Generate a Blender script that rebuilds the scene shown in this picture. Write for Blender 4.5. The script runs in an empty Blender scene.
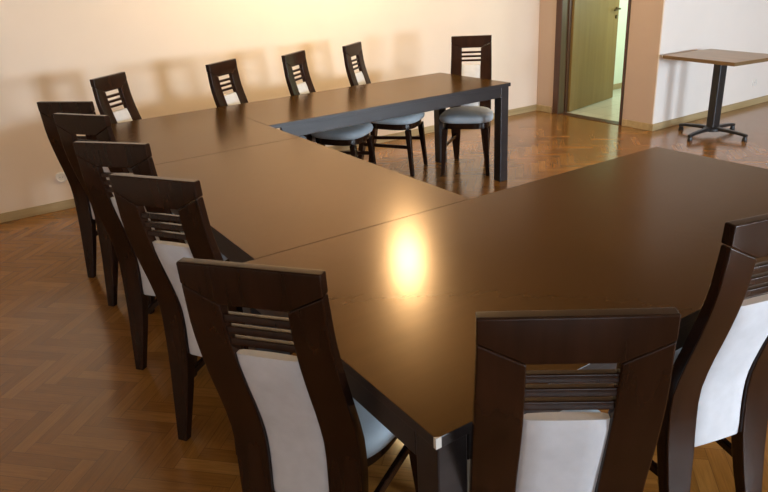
import bpy, bmesh, math, random
from mathutils import Vector, Matrix

random.seed(7)
C = bpy.context.scene.collection
S = bpy.context.scene

# ------------------------------------------------------------------ camera
F_PX, YAW, PITCH, ROLL = 672.05, math.radians(58.011), math.radians(-22.3), math.radians(-3.398)
cam_d = bpy.data.cameras.new('camera')
cam = bpy.data.objects.new('camera', cam_d)
C.objects.link(cam)
fw = Vector((math.cos(PITCH) * math.cos(YAW), math.cos(PITCH) * math.sin(YAW), math.sin(PITCH)))
r0 = Vector((math.sin(YAW), -math.cos(YAW), 0))
u0 = r0.cross(fw)
rt = r0 * math.cos(ROLL) + u0 * math.sin(ROLL)
up = u0 * math.cos(ROLL) - r0 * math.sin(ROLL)
M = Matrix((rt, up, -fw)).transposed().to_4x4()
M.translation = Vector((-1.572, -3.736, 1.571))
cam.matrix_world = M
cam_d.sensor_fit = 'HORIZONTAL'
cam_d.sensor_width = 36.0
cam_d.lens = 36.0 * F_PX / 768.0
cam_d.clip_start = 0.05
S.camera = cam

# ------------------------------------------------------------------ world, daylight at the windows, exposure
S.view_settings.view_transform = 'Standard'
S.view_settings.look = 'None'
S.view_settings.gamma = 1.0
S.view_settings.use_curve_mapping = False
S.view_settings.exposure = 0.0
W = bpy.data.worlds.new('sky')
S.world = W
W.use_nodes = True
W.node_tree.nodes['Background'].inputs['Color'].default_value = (0.72, 0.85, 1.0, 1)
W.node_tree.nodes['Background'].inputs['Strength'].default_value = 1.0


def area(name, loc, sx, sy, power, col, direction, spread=180):
    d = bpy.data.lights.new(name, 'AREA')
    d.shape = 'RECTANGLE'
    d.size, d.size_y, d.energy, d.color = sx, sy, power, col
    d.spread = math.radians(spread)
    o = bpy.data.objects.new(name, d)
    C.objects.link(o)
    o.location = loc
    o.rotation_euler = Vector(direction).to_track_quat('-Z', 'Y').to_euler()
    return o


DAY = (0.74, 0.87, 1.0)
# windows in the front wall, behind the photographer
WINS = [(0.9, 2.1), (-3.3, -2.2), (3.7, 4.9)]
WZ0, WZ1, WY = 0.80, 1.60, -7.0
WPOW = [340, 60, 300]
for (a, b), pw in zip(WINS, WPOW):
    area('window_daylight', ((a + b) / 2, WY - 0.22, (WZ0 + WZ1) / 2), b - a, WZ1 - WZ0, pw, DAY, (0, 1, 0))
# corridor behind the door
area('corridor_daylight', (5.6, 0.45, 1.6), 0.9, 1.2, 30, (0.85, 1.0, 0.86), (0, 1, 0))
LAMP_COL = (1.0, 0.77, 0.42)
LAMP_POW = 140.0      # emission strength of a lamp globe
LAMPS = [(1.25, 0.42, 2.17)]

# ------------------------------------------------------------------ materials


def mat(name, col, rough=0.5, **kw):
    m = bpy.data.materials.new(name)
    m.use_nodes = True
    b = m.node_tree.nodes['Principled BSDF']
    b.inputs['Base Color'].default_value = (*col, 1)
    b.inputs['Roughness'].default_value = rough
    for k, v in kw.items():
        b.inputs[k].default_value = v
    return m


class NT:
    """tiny helper for node graphs"""
    def __init__(self, m):
        self.t = m.node_tree
        self.b = self.t.nodes['Principled BSDF']

    def n(self, typ, **kw):
        nd = self.t.nodes.new(typ)
        for k, v in kw.items():
            setattr(nd, k, v)
        return nd

    def l(self, a, b):
        self.t.links.new(a, b)

    def m(self, op, a, b=None, c=None):
        nd = self.n('ShaderNodeMath', operation=op)
        for i, v in enumerate((a, b, c)):
            if v is None:
                continue
            if isinstance(v, (int, float)):
                nd.inputs[i].default_value = v
            else:
                self.l(v, nd.inputs[i])
        return nd.outputs[0]

    def ramp(self, fac, stops):
        nd = self.n('ShaderNodeValToRGB')
        e = nd.color_ramp.elements
        while len(e) < len(stops):
            e.new(0.5)
        for i, (p, c) in enumerate(stops):
            e[i].position = p
            e[i].color = (*c, 1)
        self.l(fac, nd.inputs[0])
        return nd.outputs[0]

    def mix(self, fac, a, b, blend='MIX'):
        nd = self.n('ShaderNodeMix', data_type='RGBA', blend_type=blend)
        for s, v in ((nd.inputs['Factor'], fac), (nd.inputs['A'], a), (nd.inputs['B'], b)):
            if isinstance(v, (int, float)):
                s.default_value = v
            elif isinstance(v, tuple):
                s.default_value = (*v, 1)
            else:
                self.l(v, s)
        return nd.outputs['Result']

    def noise(self, vec, scale, detail=3, rough=0.5, dim='3D'):
        nd = self.n('ShaderNodeTexNoise')
        nd.inputs['Scale'].default_value = scale
        nd.inputs['Detail'].default_value = detail
        nd.inputs['Roughness'].default_value = rough
        self.l(vec, nd.inputs['Vector'])
        return nd.outputs['Fac']

    def bump(self, h, strength, dist=0.002):
        nd = self.n('ShaderNodeBump')
        nd.inputs['Strength'].default_value = strength
        nd.inputs['Distance'].default_value = dist
        self.l(h, nd.inputs['Height'])
        self.l(nd.outputs[0], self.b.inputs['Normal'])

    def mapping(self, vec, scale):
        nd = self.n('ShaderNodeMapping')
        nd.inputs['Scale'].default_value = scale
        self.l(vec, nd.inputs['Vector'])
        return nd.outputs[0]


def paint(name, col, rough=0.7):
    m = mat(name, col, rough)
    g = NT(m)
    tc = g.n('ShaderNodeTexCoord').outputs['Object']
    f = g.noise(tc, 2.2, 4)
    g.l(g.ramp(f, [(0.3, tuple(c * 0.965 for c in col)), (0.7, col)]), g.b.inputs['Base Color'])
    g.bump(g.noise(tc, 140, 2), 0.12, 0.001)
    return m


def wood(name, dark, light, rough, axis=0, scale=1.0, bump=0.05, coat=0.0, spec=0.5):
    m = mat(name, light, rough)
    g = NT(m)
    tc = g.n('ShaderNodeTexCoord').outputs['Object']
    sc = [22.0 * scale] * 3
    sc[axis] = 1.6 * scale
    v = g.mapping(tc, sc)
    f = g.noise(v, 1.0, 5, 0.6)
    g.l(g.ramp(f, [(0.32, dark), (0.68, light)]), g.b.inputs['Base Color'])
    if bump:
        g.bump(f, bump, 0.002)
    g.b.inputs['Coat Weight'].default_value = coat
    g.b.inputs['Specular IOR Level'].default_value = spec
    g.b.inputs['Coat Roughness'].default_value = 0.12
    return m


def herringbone(name, L=0.30, n=5):
    m = mat(name, (0.4, 0.2, 0.07), 0.3)
    g = NT(m)
    Wd = L / n
    tc = g.n('ShaderNodeTexCoord').outputs['Object']
    mp = g.n('ShaderNodeMapping')
    mp.inputs['Rotation'].default_value = (0, 0, math.radians(45))
    mp.inputs['Scale'].default_value = (1 / Wd, 1 / Wd, 1)
    mp.inputs['Location'].default_value = (200.3, 200.7, 0)
    g.l(tc, mp.inputs['Vector'])
    sp = g.n('ShaderNodeSeparateXYZ')
    g.l(mp.outputs[0], sp.inputs[0])
    X, Y = sp.outputs[0], sp.outputs[1]
    i, j = g.m('FLOOR', X), g.m('FLOOR', Y)
    fx, fy = g.m('FRACT', X), g.m('FRACT', Y)
    k = g.m('FLOORED_MODULO', g.m('SUBTRACT', i, j), 2.0 * n)
    hor = g.m('LESS_THAN', k, n - 0.5)
    kv = g.m('SUBTRACT', 2.0 * n - 1, k)
    # plank id
    idx_h, idx_v = g.m('SUBTRACT', i, k), g.m('SUBTRACT', j, kv)
    def sel(a, b):   # a when horizontal else b
        return g.m('ADD', g.m('MULTIPLY', hor, a), g.m('MULTIPLY', g.m('SUBTRACT', 1.0, hor), b))
    ida, idb = sel(idx_h, i), sel(j, idx_v)
    along = sel(g.m('ADD', k, fx), g.m('ADD', kv, fy))
    across = sel(fy, fx)
    cid = g.n('ShaderNodeCombineXYZ')
    g.l(ida, cid.inputs[0]); g.l(idb, cid.inputs[1]); g.l(hor, cid.inputs[2])
    wn = g.n('ShaderNodeTexWhiteNoise', noise_dimensions='3D')
    g.l(cid.outputs[0], wn.inputs['Vector'])
    base = g.ramp(wn.outputs['Value'], [(0.0, (0.25, 0.110, 0.021)), (0.35, (0.275, 0.123, 0.025)),
                                        (0.7, (0.31, 0.144, 0.031)), (1.0, (0.35, 0.170, 0.040))])
    gv = g.n('ShaderNodeCombineXYZ')
    g.l(g.m('MULTIPLY', along, 0.35), gv.inputs[0])
    g.l(g.m('MULTIPLY', across, 5.0), gv.inputs[1])
    g.l(g.m('MULTIPLY', wn.outputs['Value'], 91.0), gv.inputs[2])
    gr = g.noise(gv.outputs[0], 1.5, 4, 0.6)
    col = g.mix(0.5, base, g.ramp(gr, [(0.3, (0.55, 0.5, 0.45)), (0.7, (1.15, 1.1, 1.05))]), 'MULTIPLY')
    # joints
    ea = g.m('MINIMUM', along, g.m('SUBTRACT', float(n), along))
    ec = g.m('MINIMUM', across, g.m('SUBTRACT', 1.0, across))
    e = g.m('MINIMUM', ea, ec)
    gap = g.m('LESS_THAN', e, 0.018)
    col = g.mix(g.m('MULTIPLY', gap, 0.6), col, (0.07, 0.03, 0.01))
    g.l(col, g.b.inputs['Base Color'])
    wear = g.noise(tc, 3.0, 4)
    g.l(g.ramp(wear, [(0.3, (0.17,) * 3), (0.75, (0.23,) * 3)]), g.b.inputs['Roughness'])
    h = g.m('ADD', g.m('MULTIPLY', g.noise(tc, 9.0, 2), 0.08), g.m('MULTIPLY', gr, 0.08))
    h = g.m('SUBTRACT', h, g.m('MULTIPLY', gap, 0.12))
    g.b.inputs['Coat Weight'].default_value = 0.35
    g.b.inputs['Coat Roughness'].default_value = 0.16
    g.bump(h, 0.16, 0.004)
    g.b.inputs['Specular IOR Level'].default_value = 0.45
    g.b.inputs['Specular Tint'].default_value = (1.0, 0.85, 0.65, 1)
    return m


def fabric(name, col, rough=0.75):
    m = mat(name, col, rough)
    g = NT(m)
    tc = g.n('ShaderNodeTexCoord').outputs['Object']
    f = g.noise(tc, 24, 4)
    g.l(g.ramp(f, [(0.3, tuple(c * 0.9 for c in col)), (0.7, col)]), g.b.inputs['Base Color'])
    g.bump(g.noise(tc, 420, 2), 0.25, 0.001)
    return m


def table_veneer(name, axis):
    m = mat(name, (0.2, 0.1, 0.04), 0.3)
    g = NT(m)
    tc = g.n('ShaderNodeTexCoord').outputs['Object']
    sc = [30.0] * 3
    sc[axis] = 1.5
    f = g.noise(g.mapping(tc, sc), 1.0, 5, 0.6)
    big = g.noise(tc, 2.5, 3)
    c = g.ramp(f, [(0.15, (0.054, 0.0265, 0.0048)), (0.85, (0.063, 0.031, 0.0060))])
    g.l(c, g.b.inputs['Base Color'])
    crackle = g.noise(tc, 26, 1.5, 0.5)
    h = crackle
    g.bump(h, 0.07, 0.002)
    g.b.inputs['Coat Weight'].default_value = 0.04
    g.b.inputs['Coat Roughness'].default_value = 0.15
    g.b.inputs['Coat Tint'].default_value = (1, 0.95, 0.85, 1)
    g.l(g.ramp(big, [(0.0, (0.21,) * 3), (1.0, (0.25,) * 3)]), g.b.inputs['Roughness'])
    g.b.inputs['Specular IOR Level'].default_value = 0.15
    g.b.inputs['Metallic'].default_value = 0.25
    g.b.inputs['Specular Tint'].default_value = (1.0, 0.66, 0.24, 1)
    return m


M_WALL = paint('cream wall paint', (0.83, 0.70, 0.57))
M_PEACH_SHADE = paint('peach wall paint with shade', (0.52, 0.40, 0.32))  # door wall's peach, darkened so the colour carries part of its shade
M_WHITE = paint('white wall paint', (0.86, 0.81, 0.75))
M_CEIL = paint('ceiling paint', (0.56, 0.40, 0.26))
M_GREEN = paint('pale green wall paint', (0.80, 0.88, 0.74))
M_FLOOR = herringbone('herringbone oak parquet')
M_BASE = wood('baseboard wood', (0.36, 0.27, 0.13), (0.48, 0.37, 0.20), 0.45)
M_DARK = wood('dark stained beech', (0.014, 0.0052, 0.0026), (0.026, 0.0098, 0.0048), 0.20, axis=2, spec=0.26)
M_APRON = wood('black brown apron wood', (0.014, 0.012, 0.013), (0.024, 0.020, 0.020), 0.35)
M_TOPX = table_veneer('walnut veneer lengthwise', 0)
M_TOPY = table_veneer('walnut veneer crosswise', 1)
M_PANEL = fabric('white upholstery', (0.58, 0.59, 0.62))
M_SEAT = fabric('pale blue seat cloth', (0.48, 0.55, 0.60))
M_CHIP = mat('bare chipboard', (0.55, 0.52, 0.47), 0.8)
M_DOOR = wood('honey door veneer', (0.21, 0.132, 0.038), (0.26, 0.168, 0.052), 0.4, axis=2, scale=0.5, bump=0)
M_FRAME = wood('red brown door frame wood', (0.055, 0.022, 0.011), (0.09, 0.036, 0.017), 0.4, axis=2)
M_BRASS = mat('aged brass', (0.10, 0.07, 0.03), 0.35, Metallic=0.9)
M_METAL = mat('black powder coated metal', (0.012, 0.012, 0.013), 0.4)
M_SIDETOP = wood('oak laminate', (0.30, 0.20, 0.10), (0.38, 0.27, 0.15), 0.3, axis=1)
M_SIDEEDGE = wood('oak edge band', (0.13, 0.075, 0.025), (0.18, 0.105, 0.04), 0.45, axis=1)
M_PLASTIC = mat('white plastic', (0.82, 0.80, 0.76), 0.35)
M_HOLE = mat('dark socket hole', (0.03, 0.03, 0.03), 0.6)


def tiles(name):
    m = mat(name, (0.72, 0.74, 0.66), 0.15)
    g = NT(m)
    tc = g.n('ShaderNodeTexCoord').outputs['Object']
    br = g.n('ShaderNodeTexBrick')
    br.offset = 0.0
    br.inputs['Color1'].default_value = (0.74, 0.76, 0.66, 1)
    br.inputs['Color2'].default_value = (0.70, 0.73, 0.63, 1)
    br.inputs['Mortar'].default_value = (0.5, 0.5, 0.44, 1)
    br.inputs['Scale'].default_value = 1.0
    br.inputs['Mortar Size'].default_value = 0.003
    br.inputs['Brick Width'].default_value = 0.33
    br.inputs['Row Height'].default_value = 0.33
    g.l(tc, br.inputs['Vector'])
    g.l(br.outputs['Color'], g.b.inputs['Base Color'])
    return m


M_TILE = tiles('pale glazed floor tiles')
M_GLOBE = bpy.data.materials.new('lit lamp glass')
M_GLOBE.use_nodes = True
_b = M_GLOBE.node_tree.nodes['Principled BSDF']
_b.inputs['Base Color'].default_value = (0.9, 0.85, 0.75, 1)
_b.inputs['Emission Color'].default_value = (*LAMP_COL, 1)
_b.inputs['Emission Strength'].default_value = LAMP_POW

# ------------------------------------------------------------------ mesh helpers


def box(bm, x0, x1, y0, y1, z0, z1):
    vs = [bm.verts.new((x, y, z)) for z in (z0, z1) for y in (y0, y1) for x in (x0, x1)]
    for f in ((0, 2, 3, 1), (4, 5, 7, 6), (0, 1, 5, 4), (2, 6, 7, 3), (0, 4, 6, 2), (1, 3, 7, 5)):
        bm.faces.new([vs[k] for k in f])
    return vs


def loft(bm, rings, cap=True):
    R = [[bm.verts.new(p) for p in r] for r in rings]
    n = len(R[0])
    for a, b in zip(R, R[1:]):
        for k in range(n):
            bm.faces.new((a[k], a[(k + 1) % n], b[(k + 1) % n], b[k]))
    if cap:
        bm.faces.new(list(reversed(R[0])))
        bm.faces.new(R[-1])
    return R


def tube(bm, pts, r, seg=12, taper=None):
    pts = [Vector(p) for p in pts]
    rings = []
    for i, p in enumerate(pts):
        t = (pts[min(i + 1, len(pts) - 1)] - pts[max(i - 1, 0)]).normalized()
        a = Vector((0, 0, 1)) if abs(t.z) < 0.9 else Vector((1, 0, 0))
        u = t.cross(a).normalized()
        v = t.cross(u)
        rr = r if taper is None else taper[i]
        rings.append([p + rr * (math.cos(2 * math.pi * k / seg) * u + math.sin(2 * math.pi * k / seg) * v) for k in range(seg)])
    loft(bm, rings)


def lathe(bm, prof, seg=24, axis='z', loc=(0, 0, 0)):
    rings = []
    for r, h in prof:
        ring = []
        for k in range(seg):
            a = 2 * math.pi * k / seg
            c, s_ = r * math.cos(a), r * math.sin(a)
            p = {'z': (c, s_, h), 'y': (c, h, s_), 'x': (h, c, s_)}[axis]
            ring.append((p[0] + loc[0], p[1] + loc[1], p[2] + loc[2]))
        rings.append(ring)
    loft(bm, rings)


def finish(name, bm, m, parent=None, bevel=0.0, seg=2, smooth=False, subsurf=0, angle=35):
    bmesh.ops.remove_doubles(bm, verts=bm.verts, dist=1e-6)
    bmesh.ops.recalc_face_normals(bm, faces=bm.faces)
    if bevel:
        ed = [e for e in bm.edges if len(e.link_faces) == 2 and e.calc_face_angle(0) > math.radians(angle)]
        bmesh.ops.bevel(bm, geom=ed, offset=bevel, segments=seg, profile=0.5, affect='EDGES', clamp_overlap=True)
    me = bpy.data.meshes.new(name)
    bm.to_mesh(me)
    bm.free()
    me.materials.append(m)
    o = bpy.data.objects.new(name, me)
    C.objects.link(o)
    if parent is not None:
        o.parent = parent
    if smooth:
        for p in me.polygons:
            p.use_smooth = True
        me.set_sharp_from_angle(angle=math.radians(50))
        if bevel:
            wn = o.modifiers.new('weighted_normal', 'WEIGHTED_NORMAL')
            wn.keep_sharp = True
            wn.weight = 80
    if subsurf:
        md = o.modifiers.new('subdivision', 'SUBSURF')
        md.levels = md.render_levels = subsurf
    return o


def thing(name, label, cat, loc=(0, 0, 0), rz=0.0, group=None):
    o = bpy.data.objects.new(name, None)
    C.objects.link(o)
    o.location = loc
    o.rotation_euler = (0, 0, rz)
    tag(o, label, cat, group)
    return o


def tag(o, label, cat, group=None):
    o['label'] = label
    o['category'] = cat
    if group:
        o['group'] = group
    return o


def struct(name, boxes, m, parent=None, bevel=0.0):
    bm = bmesh.new()
    for b in boxes:
        box(bm, *b)
    o = finish(name, bm, m, parent, bevel)
    if parent is None:
        o['kind'] = 'structure'
    return o


# ------------------------------------------------------------------ the room
XL, XR, YB, YF, H = -3.6, 9.0, 1.771, WY, 2.85
DX, WS = 4.02, 0.24            # door wall plane, white wall plane
DY0, DY1, DH = 0.625, 1.44, 2.05
T = 0.16
struct('floor', [(XL - T, DX, YF - T, YB + T, -0.1, 0), (DX, XR + T, YF - T, WS + 0.02, -0.1, 0)], M_FLOOR)
struct('ceiling', [(XL - T, XR + T, YF - T, 2.4, H, H + 0.1)], M_CEIL)
struct('wall_back', [(XL - T, DX, YB, YB + T, 0, H)], M_WALL)
struct('wall_left', [(XL - T, XL, YF, YB, 0, H)], M_WALL)
struct('wall_end', [(XR, XR + T, YF, WS, 0, H)], M_WALL)
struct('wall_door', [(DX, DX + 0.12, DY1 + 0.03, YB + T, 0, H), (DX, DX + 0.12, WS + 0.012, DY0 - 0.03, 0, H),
                     (DX, DX + 0.12, DY0 - 0.03, DY1 + 0.03, DH + 0.03, H)], M_PEACH_SHADE)
struct('wall_right', [(DX + 0.001, XR + T, WS, WS + 0.012, 0, H), (DX + 0.12, XR + T, WS + 0.012, WS + 0.14, 0, H)], M_WHITE)
# front wall with three window openings
cuts = sorted(WINS)
bx = [(XL - T, XR + T, YF - T, YF, 0, WZ0), (XL - T, XR + T, YF - T, YF, WZ1, H)]
px = XL - T
for a, b in cuts:
    bx.append((px, a, YF - T, YF, WZ0, WZ1))
    px = b
bx.append((px, XR + T, YF - T, YF, WZ0, WZ1))
struct('wall_front', bx, M_WALL)
for i, (a, b) in enumerate(cuts):
    s = 0.05
    c = (a + b) / 2
    struct('window_%d' % (i + 1), [(a, a + s, YF - 0.1, YF - 0.04, WZ0, WZ1), (b - s, b, YF - 0.1, YF - 0.04, WZ0, WZ1),
                                   (a + s, b - s, YF - 0.1, YF - 0.04, WZ0, WZ0 + s), (a + s, b - s, YF - 0.1, YF - 0.04, WZ1 - s, WZ1),
                                   (c - s / 2, c + s / 2, YF - 0.1, YF - 0.04, WZ0 + s, WZ1 - s)], M_PLASTIC)
# corridor behind the door
struct('floor_corridor', [(DX, 6.6, WS + 0.14, 1.97, -0.1, 0.0)], M_TILE)
struct('wall_corridor', [(DX + 0.12, 6.6, 1.97, 1.97 + T, 0, H), (6.6, 6.7, WS + 0.14, 1.97 + T, 0, H)], M_GREEN)
# baseboards
bh = 0.068
struct('baseboard_back', [(XL, DX - 0.016, YB - 0.016, YB, 0, bh)], M_BASE, bevel=0.004)
struct('baseboard_door', [(DX - 0.016, DX, DY1 + 0.10, YB, 0, bh), (DX - 0.016, DX, WS - 0.016, DY0 - 0.045, 0, bh)], M_BASE, bevel=0.004)
struct('baseboard_right', [(DX, XR, WS - 0.016, WS, 0, bh)], M_BASE, bevel=0.004)
struct('baseboard_corridor', [(DX + 0.14, 6.58, 1.954, 1.97, 0, bh)], M_BASE, bevel=0.004)
# door frame: casing on the room side, lining through the wall, stop
struct('trim_1', [(DX - 0.018, DX, DY1 + 0.0, DY1 + 0.075, 0, DH + 0.06), (DX - 0.012, DX, DY0 - 0.022, DY0 + 0.0, 0, DH + 0.06),
                  (DX - 0.018, DX, DY0, DY1, DH, DH + 0.06)], M_FRAME, bevel=0.004)
M_LINING = wood('olive grey door lining', (0.085, 0.06, 0.028), (0.125, 0.09, 0.045), 0.4, axis=2)
struct('trim_2', [(DX, DX + 0.12, DY1, DY1 + 0.03, 0, DH + 0.03), (DX, DX + 0.12, DY0 - 0.03, DY0, 0, DH + 0.03),
                  (DX, DX + 0.12, DY0, DY1, DH, DH + 0.03)], M_LINING)
struct('trim_3', [(DX + 0.085, DX + 0.125, DY1 - 0.014, DY1 + 0.004, 0, DH), (DX - 0.004, DX + 0.10, DY0, DY1, 0.0, 0.006)], M_FRAME)
# door leaf, standing open into the corridor
door = bpy.data.objects.new('door_1', None)
C.objects.link(door)
door['kind'] = 'structure'
door.location = (DX + 0.135, DY1 - 0.035, 0.008)
dv = Vector((5.11 - door.location.x, 1.60 - door.location.y, 0))
door.rotation_euler = (0, 0, math.atan2(dv.y, dv.x))
DL = dv.length
bm = bmesh.new()
box(bm, 0, DL, 0, 0.04, 0, DH - 0.015)
finish('door_leaf', bm, M_DOOR, door, 0.003)
bm = bmesh.new()
lathe(bm, [(0.0, 0), (0.022, 0), (0.022, -0.008), (0.011, -0.010), (0.011, -0.045), (0.0, -0.045)], 16, 'y', (DL - 0.06, 0, 1.01))
tube(bm, [(DL - 0.06, -0.045, 1.01), (DL - 0.10, -0.047, 1.012), (DL - 0.16, -0.046, 1.008), (DL - 0.18, -0.043, 1.002)], 0.009)
dh = finish('door_handle', bm, M_BRASS, door, smooth=True)
bm = bmesh.new()
lathe(bm, [(0.0, 0), (0.022, 0), (0.022, -0.008), (0.010, -0.012), (0.0, -0.012)], 16, 'y', (DL - 0.06, 0, 0.925))
finish('keyhole_rose', bm, M_BRASS, door, smooth=True)


# ------------------------------------------------------------------ lamps
def pendant(loc, label):
    x, y, z = loc
    t = thing('pendant_lamp', label, 'lamp', (x, y, z))
    bm = bmesh.new()
    lathe(bm, [(0.0, H - z - 0.001), (0.055, H - z - 0.001), (0.05, H - z - 0.03), (0.0, H - z - 0.03)], 20)
    finish('ceiling_rose', bm, M_PLASTIC, t, smooth=True)
    bm = bmesh.new()
    tube(bm, [(0, 0, 0.12), (0, 0, H - z - 0.02)], 0.009)
    finish('stem', bm, M_BRASS, t, smooth=True)
    bm = bmesh.new()
    bmesh.ops.create_uvsphere(bm, u_segments=24, v_segments=16, radius=0.125)
    bmesh.ops.scale(bm, vec=(1, 1, 1.35), verts=bm.verts)
    finish('globe_shade', bm, M_GLOBE, t, smooth=True)
    return t


pendant(LAMPS[0], 'lit warm globe lamp hanging over the open middle of the U of tables')


# ------------------------------------------------------------------ conference tables
def conference_table(x0, x1, y0, y1, label, m, chip=None, top_z=0.75, skip=(), inset=None):
    t = thing('conference_table', label, 'table', ((x0 + x1) / 2, (y0 + y1) / 2, 0), 0, 'conference tables set in a U')
    hx, hy = (x1 - x0) / 2 - 0.0005, (y1 - y0) / 2 - 0.0005
    bm = bmesh.new()
    box(bm, -hx, hx, -hy, hy, top_z - 0.026, top_z)
    tt = finish('tabletop', bm, m, t, 0.0015)
    tt.data.materials.append(M_APRON)
    for pl in tt.data.polygons:
        if pl.normal.z < 0.5:
            pl.material_index = 1
    i, th, za, zb = 0.010, 0.022, 0.65, top_z - 0.0265
    lw = 0.075
    bm = bmesh.new()
    for s in (-1, 1):
        a = s * (hy - i)
        box(bm, -hx + i + lw, hx - i - lw, min(a, a - s * th), max(a, a - s * th), za, zb)
        a = s * (hx - i)
        box(bm, min(a, a - s * th), max(a, a - s * th), -hy + i + lw, hy - i - lw, za, zb)
    finish('apron', bm, M_APRON, t, 0.002)
    for sx in (-1, 1):
        for sy in (-1, 1):
            if (sx, sy) in skip:
                continue
            cx, cy = sx * (hx - i - lw / 2), sy * (hy - i - lw / 2)
            if inset and inset[0] == (sx, sy):
                cy -= sy * inset[1]
            bm = bmesh.new()
            box(bm, cx - lw / 2, cx + lw / 2, cy - lw / 2, cy + lw / 2, 0, zb)
            finish('leg', bm, M_APRON, t, 0.004)
    if chip:
        sx, sy = chip
        bm = bmesh.new()
        # worn corner showing the bare board: a small ragged wedge hugging the corner
        e = 0.0012
        X, Y = sx * (hx + e), sy * (hy + e)
        P = [(X, Y), (X - sx * 0.013, Y), (X - sx * 0.004, Y - sy * 0.005), (X, Y - sy * 0.008)]
        loft(bm, [[(a, b, top_z - 0.024) for a, b in P], [(a, b, top_z + 0.0008) for a, b in P]])
        bm2 = finish('chipped_corner', bm, M_CHIP, t)
        bm2['label'] = 'pale chipped table corner'
    return t


XB = -0.885
YSEAM, YN, YO, XN, XFE, XNE, YBT = -0.42, -1.86, -2.903, -0.962, 1.951, 1.109, 0.855
conference_table(0, XFE, 0, YBT, 'dark wood conference table along the back wall, standing before the row of four chairs', M_TOPX, skip=((-1, -1), (-1, 1)))
conference_table(XB, 0, YSEAM, YBT, 'dark wood conference table in the far left corner of the U', M_TOPY, skip=((-1, -1),))
conference_table(XB, 0, YN, YSEAM, 'dark wood conference table in the middle of the left side of the U', M_TOPY, inset=((-1, 1), 0.06))
conference_table(XN, XNE, YO, YN, 'large dark wood conference table nearest the camera, with lamp glare and a chipped corner', M_TOPX, chip=(-1, -1))

# ------------------------------------------------------------------ chairs
PROF = [(0.0, -0.058), (0.10, -0.038), (0.22, -0.014), (0.34, 0.003), (0.44, 0.012), (0.53, 0.009), (0.62, -0.014), (0.70, -0.040),
        (0.78, -0.064), (0.85, -0.081), (0.93, -0.093), (1.032, -0.100)]
CH = 1.032


def prof(z):
    P = PROF
    if z <= P[0][0]:
        return P[0][1]
    for k in range(len(P) - 1):
        if z <= P[k + 1][0]:
            z0, z1 = P[k][0], P[k + 1][0]
            f = (z - z0) / (z1 - z0)
            def slope(q):
                a, b = max(q - 1, 0), min(q + 1, len(P) - 1)
                return (P[b][1] - P[a][1]) / (P[b][0] - P[a][0])
            m0, m1 = slope(k) * (z1 - z0), slope(k + 1) * (z1 - z0)
            return ((2 * f**3 - 3 * f**2 + 1) * P[k][1] + (f**3 - 2 * f**2 + f) * m0 + (-2 * f**3 + 3 * f**2) * P[k + 1][1] + (f**3 - f**2) * m1)
    return P[-1][1]


def lerp(tab, z):
    for (a, u), (b, v) in zip(tab, tab[1:]):
        if z <= b:
            return u + (v - u) * (z - a) / (b - a)
    return tab[-1][1]


OUT = [(0.0, 0.150), (0.2, 0.163), (0.40, 0.171), (0.55, 0.172), (0.7, 0.170), (0.85, 0.167), (1.032, 0.163)]
INN = [(0.0, 0.110), (0.2, 0.092), (0.345, 0.080), (0.55, 0.080), (0.803, 0.078), (0.91, 0.079), (1.032, 0.080)]
THK = [(0.0, 0.030), (0.2, 0.040), (0.44, 0.046), (0.65, 0.036), (0.9, 0.030), (1.032, 0.028)]
Z_IN, Z_OUT = 0.938, 0.982


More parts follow.
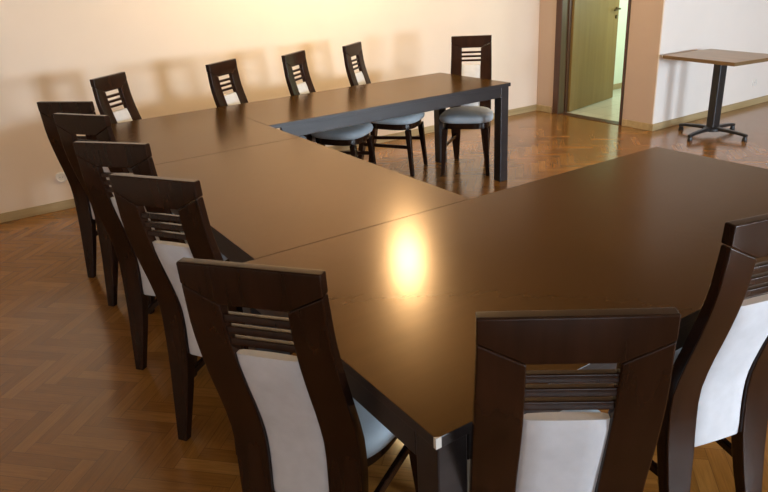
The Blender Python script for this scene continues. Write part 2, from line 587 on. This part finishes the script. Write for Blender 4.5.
def chair(label, group):
    t = thing('dining_chair', label, 'chair', (0, 0, 0), 0, group)
    # two stiles, each running down into its rear leg
    for s in (-1, 1):
        rings = []
        zs = [0, 0.06, 0.13, 0.2, 0.27, 0.34, 0.39, 0.44, 0.49, 0.54, 0.59, 0.64, 0.69, 0.74, 0.79, 0.84, 0.885]
        for z in zs:
            xo, xi, y, h = s * lerp(OUT, z), s * lerp(INN, z), prof(z), lerp(THK, z) / 2
            rings.append([(xo, y - h, z), (xi, y - h, z), (xi, y + h, z), (xo, y + h, z)])
        zo, zi = Z_OUT - 0.0015, Z_IN - 0.0015
        xo, xi = s * lerp(OUT, zo), s * lerp(INN, zi)
        ho, hi = lerp(THK, zo) / 2, lerp(THK, zi) / 2
        rings.append([(xo, prof(zo) - ho, zo), (xi, prof(zi) - hi, zi), (xi, prof(zi) + hi, zi), (xo, prof(zo) + ho, zo)])
        bm = bmesh.new()
        loft(bm, rings)
        finish('rear_stile', bm, M_DARK, t, 0.004, 2, True)
    # mitred top rail
    bm = bmesh.new()
    cols = []
    xs = [-0.1645, -0.125, -0.079, -0.04, 0, 0.04, 0.079, 0.125, 0.1645]
    for x in xs:
        ax = abs(x)
        zb = Z_IN if ax <= 0.0791 else Z_IN + (Z_OUT - Z_IN) * (ax - 0.079) / (0.1645 - 0.079)
        crown = 0.0
        ring = []
        zz = [zb, (zb + CH) / 2, CH - 0.004]
        hb = [lerp(THK, z) / 2 + 0.001 for z in zz]
        for z, h in zip(zz, hb):
            ring.append((x, prof(z) - h, z))
        ring.append((x, prof(CH) - hb[2] + 0.002, CH + crown))
        ring.append((x, prof(CH) + hb[2] - 0.002, CH + crown))
        for z, h in zip(reversed(zz), reversed(hb)):
            ring.append((x, prof(z) + h, z))
        cols.append(ring)
    loft(bm, cols)
    finish('top_rail', bm, M_DARK, t, 0.003, 2, True, angle=30)
    # three slats
    for z in (0.902, 0.870, 0.838):
        y, xi = prof(z), lerp(INN, z) + 0.004
        bm = bmesh.new()
        loft(bm, [[(x, y - 0.010, z - 0.009), (x, y + 0.008, z - 0.008), (x, y + 0.010, z + 0.008), (x, y - 0.008, z + 0.009)] for x in (-xi, xi)])
        finish('slat', bm, M_DARK, t, 0.003, 2, True)
    # padded back panel
    bm = bmesh.new()
    rings = []
    zs = [0.345 + k * (0.803 - 0.345) / 14 for k in range(15)]
    for k, z in enumerate(zs):
        w = lerp(INN, z) - 0.0008
        y = prof(z)
        e = min(k, 14 - k)
        h = 0.010 if e == 0 else 0.015
        ring = []
        for u in (-1, -0.88, -0.45, 0, 0.45, 0.88, 1):
            ring.append((u * w, y - h * (1 - 0.35 * (abs(u) > 0.95)) - 0.002 * (1 - u * u), z))
        for u in (1, 0.88, 0.45, 0, -0.45, -0.88, -1):
            ring.append((u * w, y + h * (1 - 0.35 * (abs(u) > 0.95)) + 0.004 * (1 - u * u), z))
        rings.append(ring)
    loft(bm, rings)
    p = finish('back_panel', bm, M_PANEL, t, 0, 2, True)
    p['label'] = 'white upholstered back panel'
    # seat cushion: rounded trapezoid, bulging at the front
    def outline(grow):
        pts = []
        N = 40
        for k in range(N):
            a = 2 * math.pi * k / N
            ca, sa = math.cos(a), math.sin(a)
            ex = 2 / 3.0
            ux = math.copysign(abs(ca) ** ex, ca)
            uy = math.copysign(abs(sa) ** ex, sa)
            yy = 0.245 + uy * (0.222 + grow)
            f = (uy + 1) / 2
            w = 0.168 + 0.060 * f ** 0.8
            pts.append((ux * (w + grow), yy))
        return pts
    bm = bmesh.new()
    rings = []
    for gr, z in ((-0.012, 0.424), (0.0, 0.430), (0.006, 0.448), (0.002, 0.466), (-0.012, 0.479), (-0.045, 0.487), (-0.11, 0.490)):
        rings.append([(x, y, z) for x, y in outline(gr)])
    loft(bm, rings)
    p = finish('seat', bm, M_SEAT, t, 0, 2, True)
    p['label'] = 'pale blue upholstered seat'
    # seat frame
    bm = bmesh.new()
    loft(bm, [[(x, y, z) for x, y in outline(-0.022)] for z in (0.376, 0.4235)])
    finish('seat_frame', bm, M_DARK, t, 0.003, 1, True)
    # front legs
    for s in (-1, 1):
        bm = bmesh.new()
        rings = []
        for z, w in ((0.0, 0.030), (0.18, 0.036), (0.375, 0.044)):
            cx, cy = s * (0.181 - 0.02 * (z / 0.375)), 0.437 - 0.03 * (z / 0.375)
            rings.append([(cx - w / 2, cy - w / 2, z), (cx + w / 2, cy - w / 2, z), (cx + w / 2, cy + w / 2, z), (cx - w / 2, cy + w / 2, z)])
        loft(bm, rings)
        finish('front_leg', bm, M_DARK, t, 0.004, 2, True)
        # side stretcher
        bm = bmesh.new()
        a, b = Vector((s * 0.118, 0.0, 0.235)), Vector((s * 0.165, 0.412, 0.235))
        n = Vector((-(b - a).y, (b - a).x, 0)).normalized() * 0.009
        loft(bm, [[tuple(q + n * i + Vector((0, 0, j * 0.014))) for i, j in ((-1, -1), (1, -1), (1, 1), (-1, 1))] for q in (a, b)])
        finish('stretcher', bm, M_DARK, t, 0.003, 1)
    return t


def copy_thing(src):
    r = src.copy()
    C.objects.link(r)
    for ch in list(src.children):
        c = ch.copy()
        C.objects.link(c)
        c.parent = r
    return r


CHAIRS = [
    # x, y, facing (deg), label
    (-1.065, -2.465, 38.3, 'dark chair nearest on the left, beside the near corner, whole white back panel showing'),
    (-1.025, -1.650, 33.0, 'dark chair second nearest on the left side of the table'),
    (-1.02, -1.035, 38.0, 'dark chair third from the camera along the left side of the table'),
    (-0.985, -0.305, 32.0, 'dark chair fourth along the left side, overlapping the farthest one there'),
    (-0.985, 0.185, 41.0, 'dark chair farthest along the left side, beside the wall socket'),
    (-0.733, -2.992, 53.5, 'dark chair seen from straight behind at the near edge of the table'),
    (-0.060, -2.946, 76.0, 'dark chair at the right edge, its back cut off by the frame'),
    (-0.580, 0.955, -49.4, 'dark chair at the far left table corner, leftmost by the back wall'),
    (0.190, 0.955, -56.0, 'dark chair by the back wall, second from the left, at the seam between tables'),
    (0.765, 0.955, -54.0, 'dark chair by the back wall, third of five, left one with its seat seen'),
    (1.35, 1.075, -54.0, 'dark chair by the back wall, fourth of five from the left'),
    (2.10, 0.640, -136.0, 'dark chair at the right end of the far table, facing the camera'),
]
first = None
for x, y, a, lab in CHAIRS:
    o = chair(lab, 'dark conference chairs with white backs') if first is None else copy_thing(first)
    first = first or o
    o['label'] = lab
    o.location = (x, y, 0)
    o.rotation_euler = (0, 0, math.radians(a - 90))

# ------------------------------------------------------------------ side table
t = thing('pedestal_table', 'small oak topped table on a black pedestal beside the white wall', 'table', (4.235, -0.235, 0), math.radians(-8))
bm = bmesh.new()
box(bm, -0.30, 0.30, -0.375, 0.375, 0.686, 0.714)
finish('tabletop', bm, M_SIDETOP, t, 0.003)
bm = bmesh.new()
for s in (-1, 1):
    box(bm, min(s * 0.3005, s * 0.303), max(s * 0.3005, s * 0.303), -0.3755, 0.3755, 0.684, 0.7125)
    box(bm, -0.303, 0.303, min(s * 0.3755, s * 0.378), max(s * 0.3755, s * 0.378), 0.684, 0.7125)
finish('edge_band', bm, M_SIDEEDGE, t)
bm = bmesh.new()
box(bm, -0.045, 0.045, -0.04, 0.04, 0.06, 0.68)
finish('column', bm, M_METAL, t, 0.012, 3, True)
bm = bmesh.new()
box(bm, -0.16, 0.16, -0.16, 0.16, 0.678, 0.6855)
finish('mounting_plate', bm, M_METAL, t, 0.002)
bm = bmesh.new()
lathe(bm, [(0.0, 0.045), (0.075, 0.045), (0.075, 0.07), (0.05, 0.085), (0.0, 0.085)], 24)
finish('hub', bm, M_METAL, t, smooth=True)
for k in range(4):
    d = Vector((math.cos(k * math.pi / 2 + 0.12), math.sin(k * math.pi / 2 + 0.12), 0))
    q = Vector((-d.y, d.x, 0))
    bm = bmesh.new()
    rings = []
    for rr, zc, w, h in ((0.03, 0.066, 0.024, 0.016), (0.15, 0.064, 0.021, 0.014), (0.27, 0.056, 0.018, 0.012), (0.335, 0.046, 0.017, 0.012)):
        rings.append([tuple(d * rr + q * (w * i) + Vector((0, 0, zc + h * j))) for i, j in ((-1, -1), (1, -1), (1, 1), (-1, 1))])
    loft(bm, rings)
    ft = finish('foot', bm, M_METAL, t, 0.005, 2, True)
    bm = bmesh.new()
    c = d * 0.318
    lathe(bm, [(0.0, 0.0), (0.022, 0.0), (0.024, 0.01), (0.016, 0.036), (0.0, 0.036)], 16, 'z', tuple(c))
    finish('glide', bm, M_METAL, ft, smooth=True)


# ------------------------------------------------------------------ wall socket and light spot plate
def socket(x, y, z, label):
    t = thing('wall_socket_or_spot', label, 'socket', (x, y, z))
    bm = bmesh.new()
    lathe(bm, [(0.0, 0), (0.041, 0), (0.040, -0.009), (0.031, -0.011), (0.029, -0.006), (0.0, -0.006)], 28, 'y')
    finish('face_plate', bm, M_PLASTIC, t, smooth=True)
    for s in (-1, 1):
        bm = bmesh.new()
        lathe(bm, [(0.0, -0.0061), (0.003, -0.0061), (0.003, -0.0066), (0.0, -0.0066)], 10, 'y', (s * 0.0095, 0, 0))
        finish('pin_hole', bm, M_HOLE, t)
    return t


socket(-0.985, YB, 0.25, 'round white socket low on the back wall beside the farthest left chair')
socket(5.69, WS, 0.24, 'small white plate standing in for a bluish light spot low on the white wall right of the pedestal table')  # added plate in socket form, in place of a spot of light
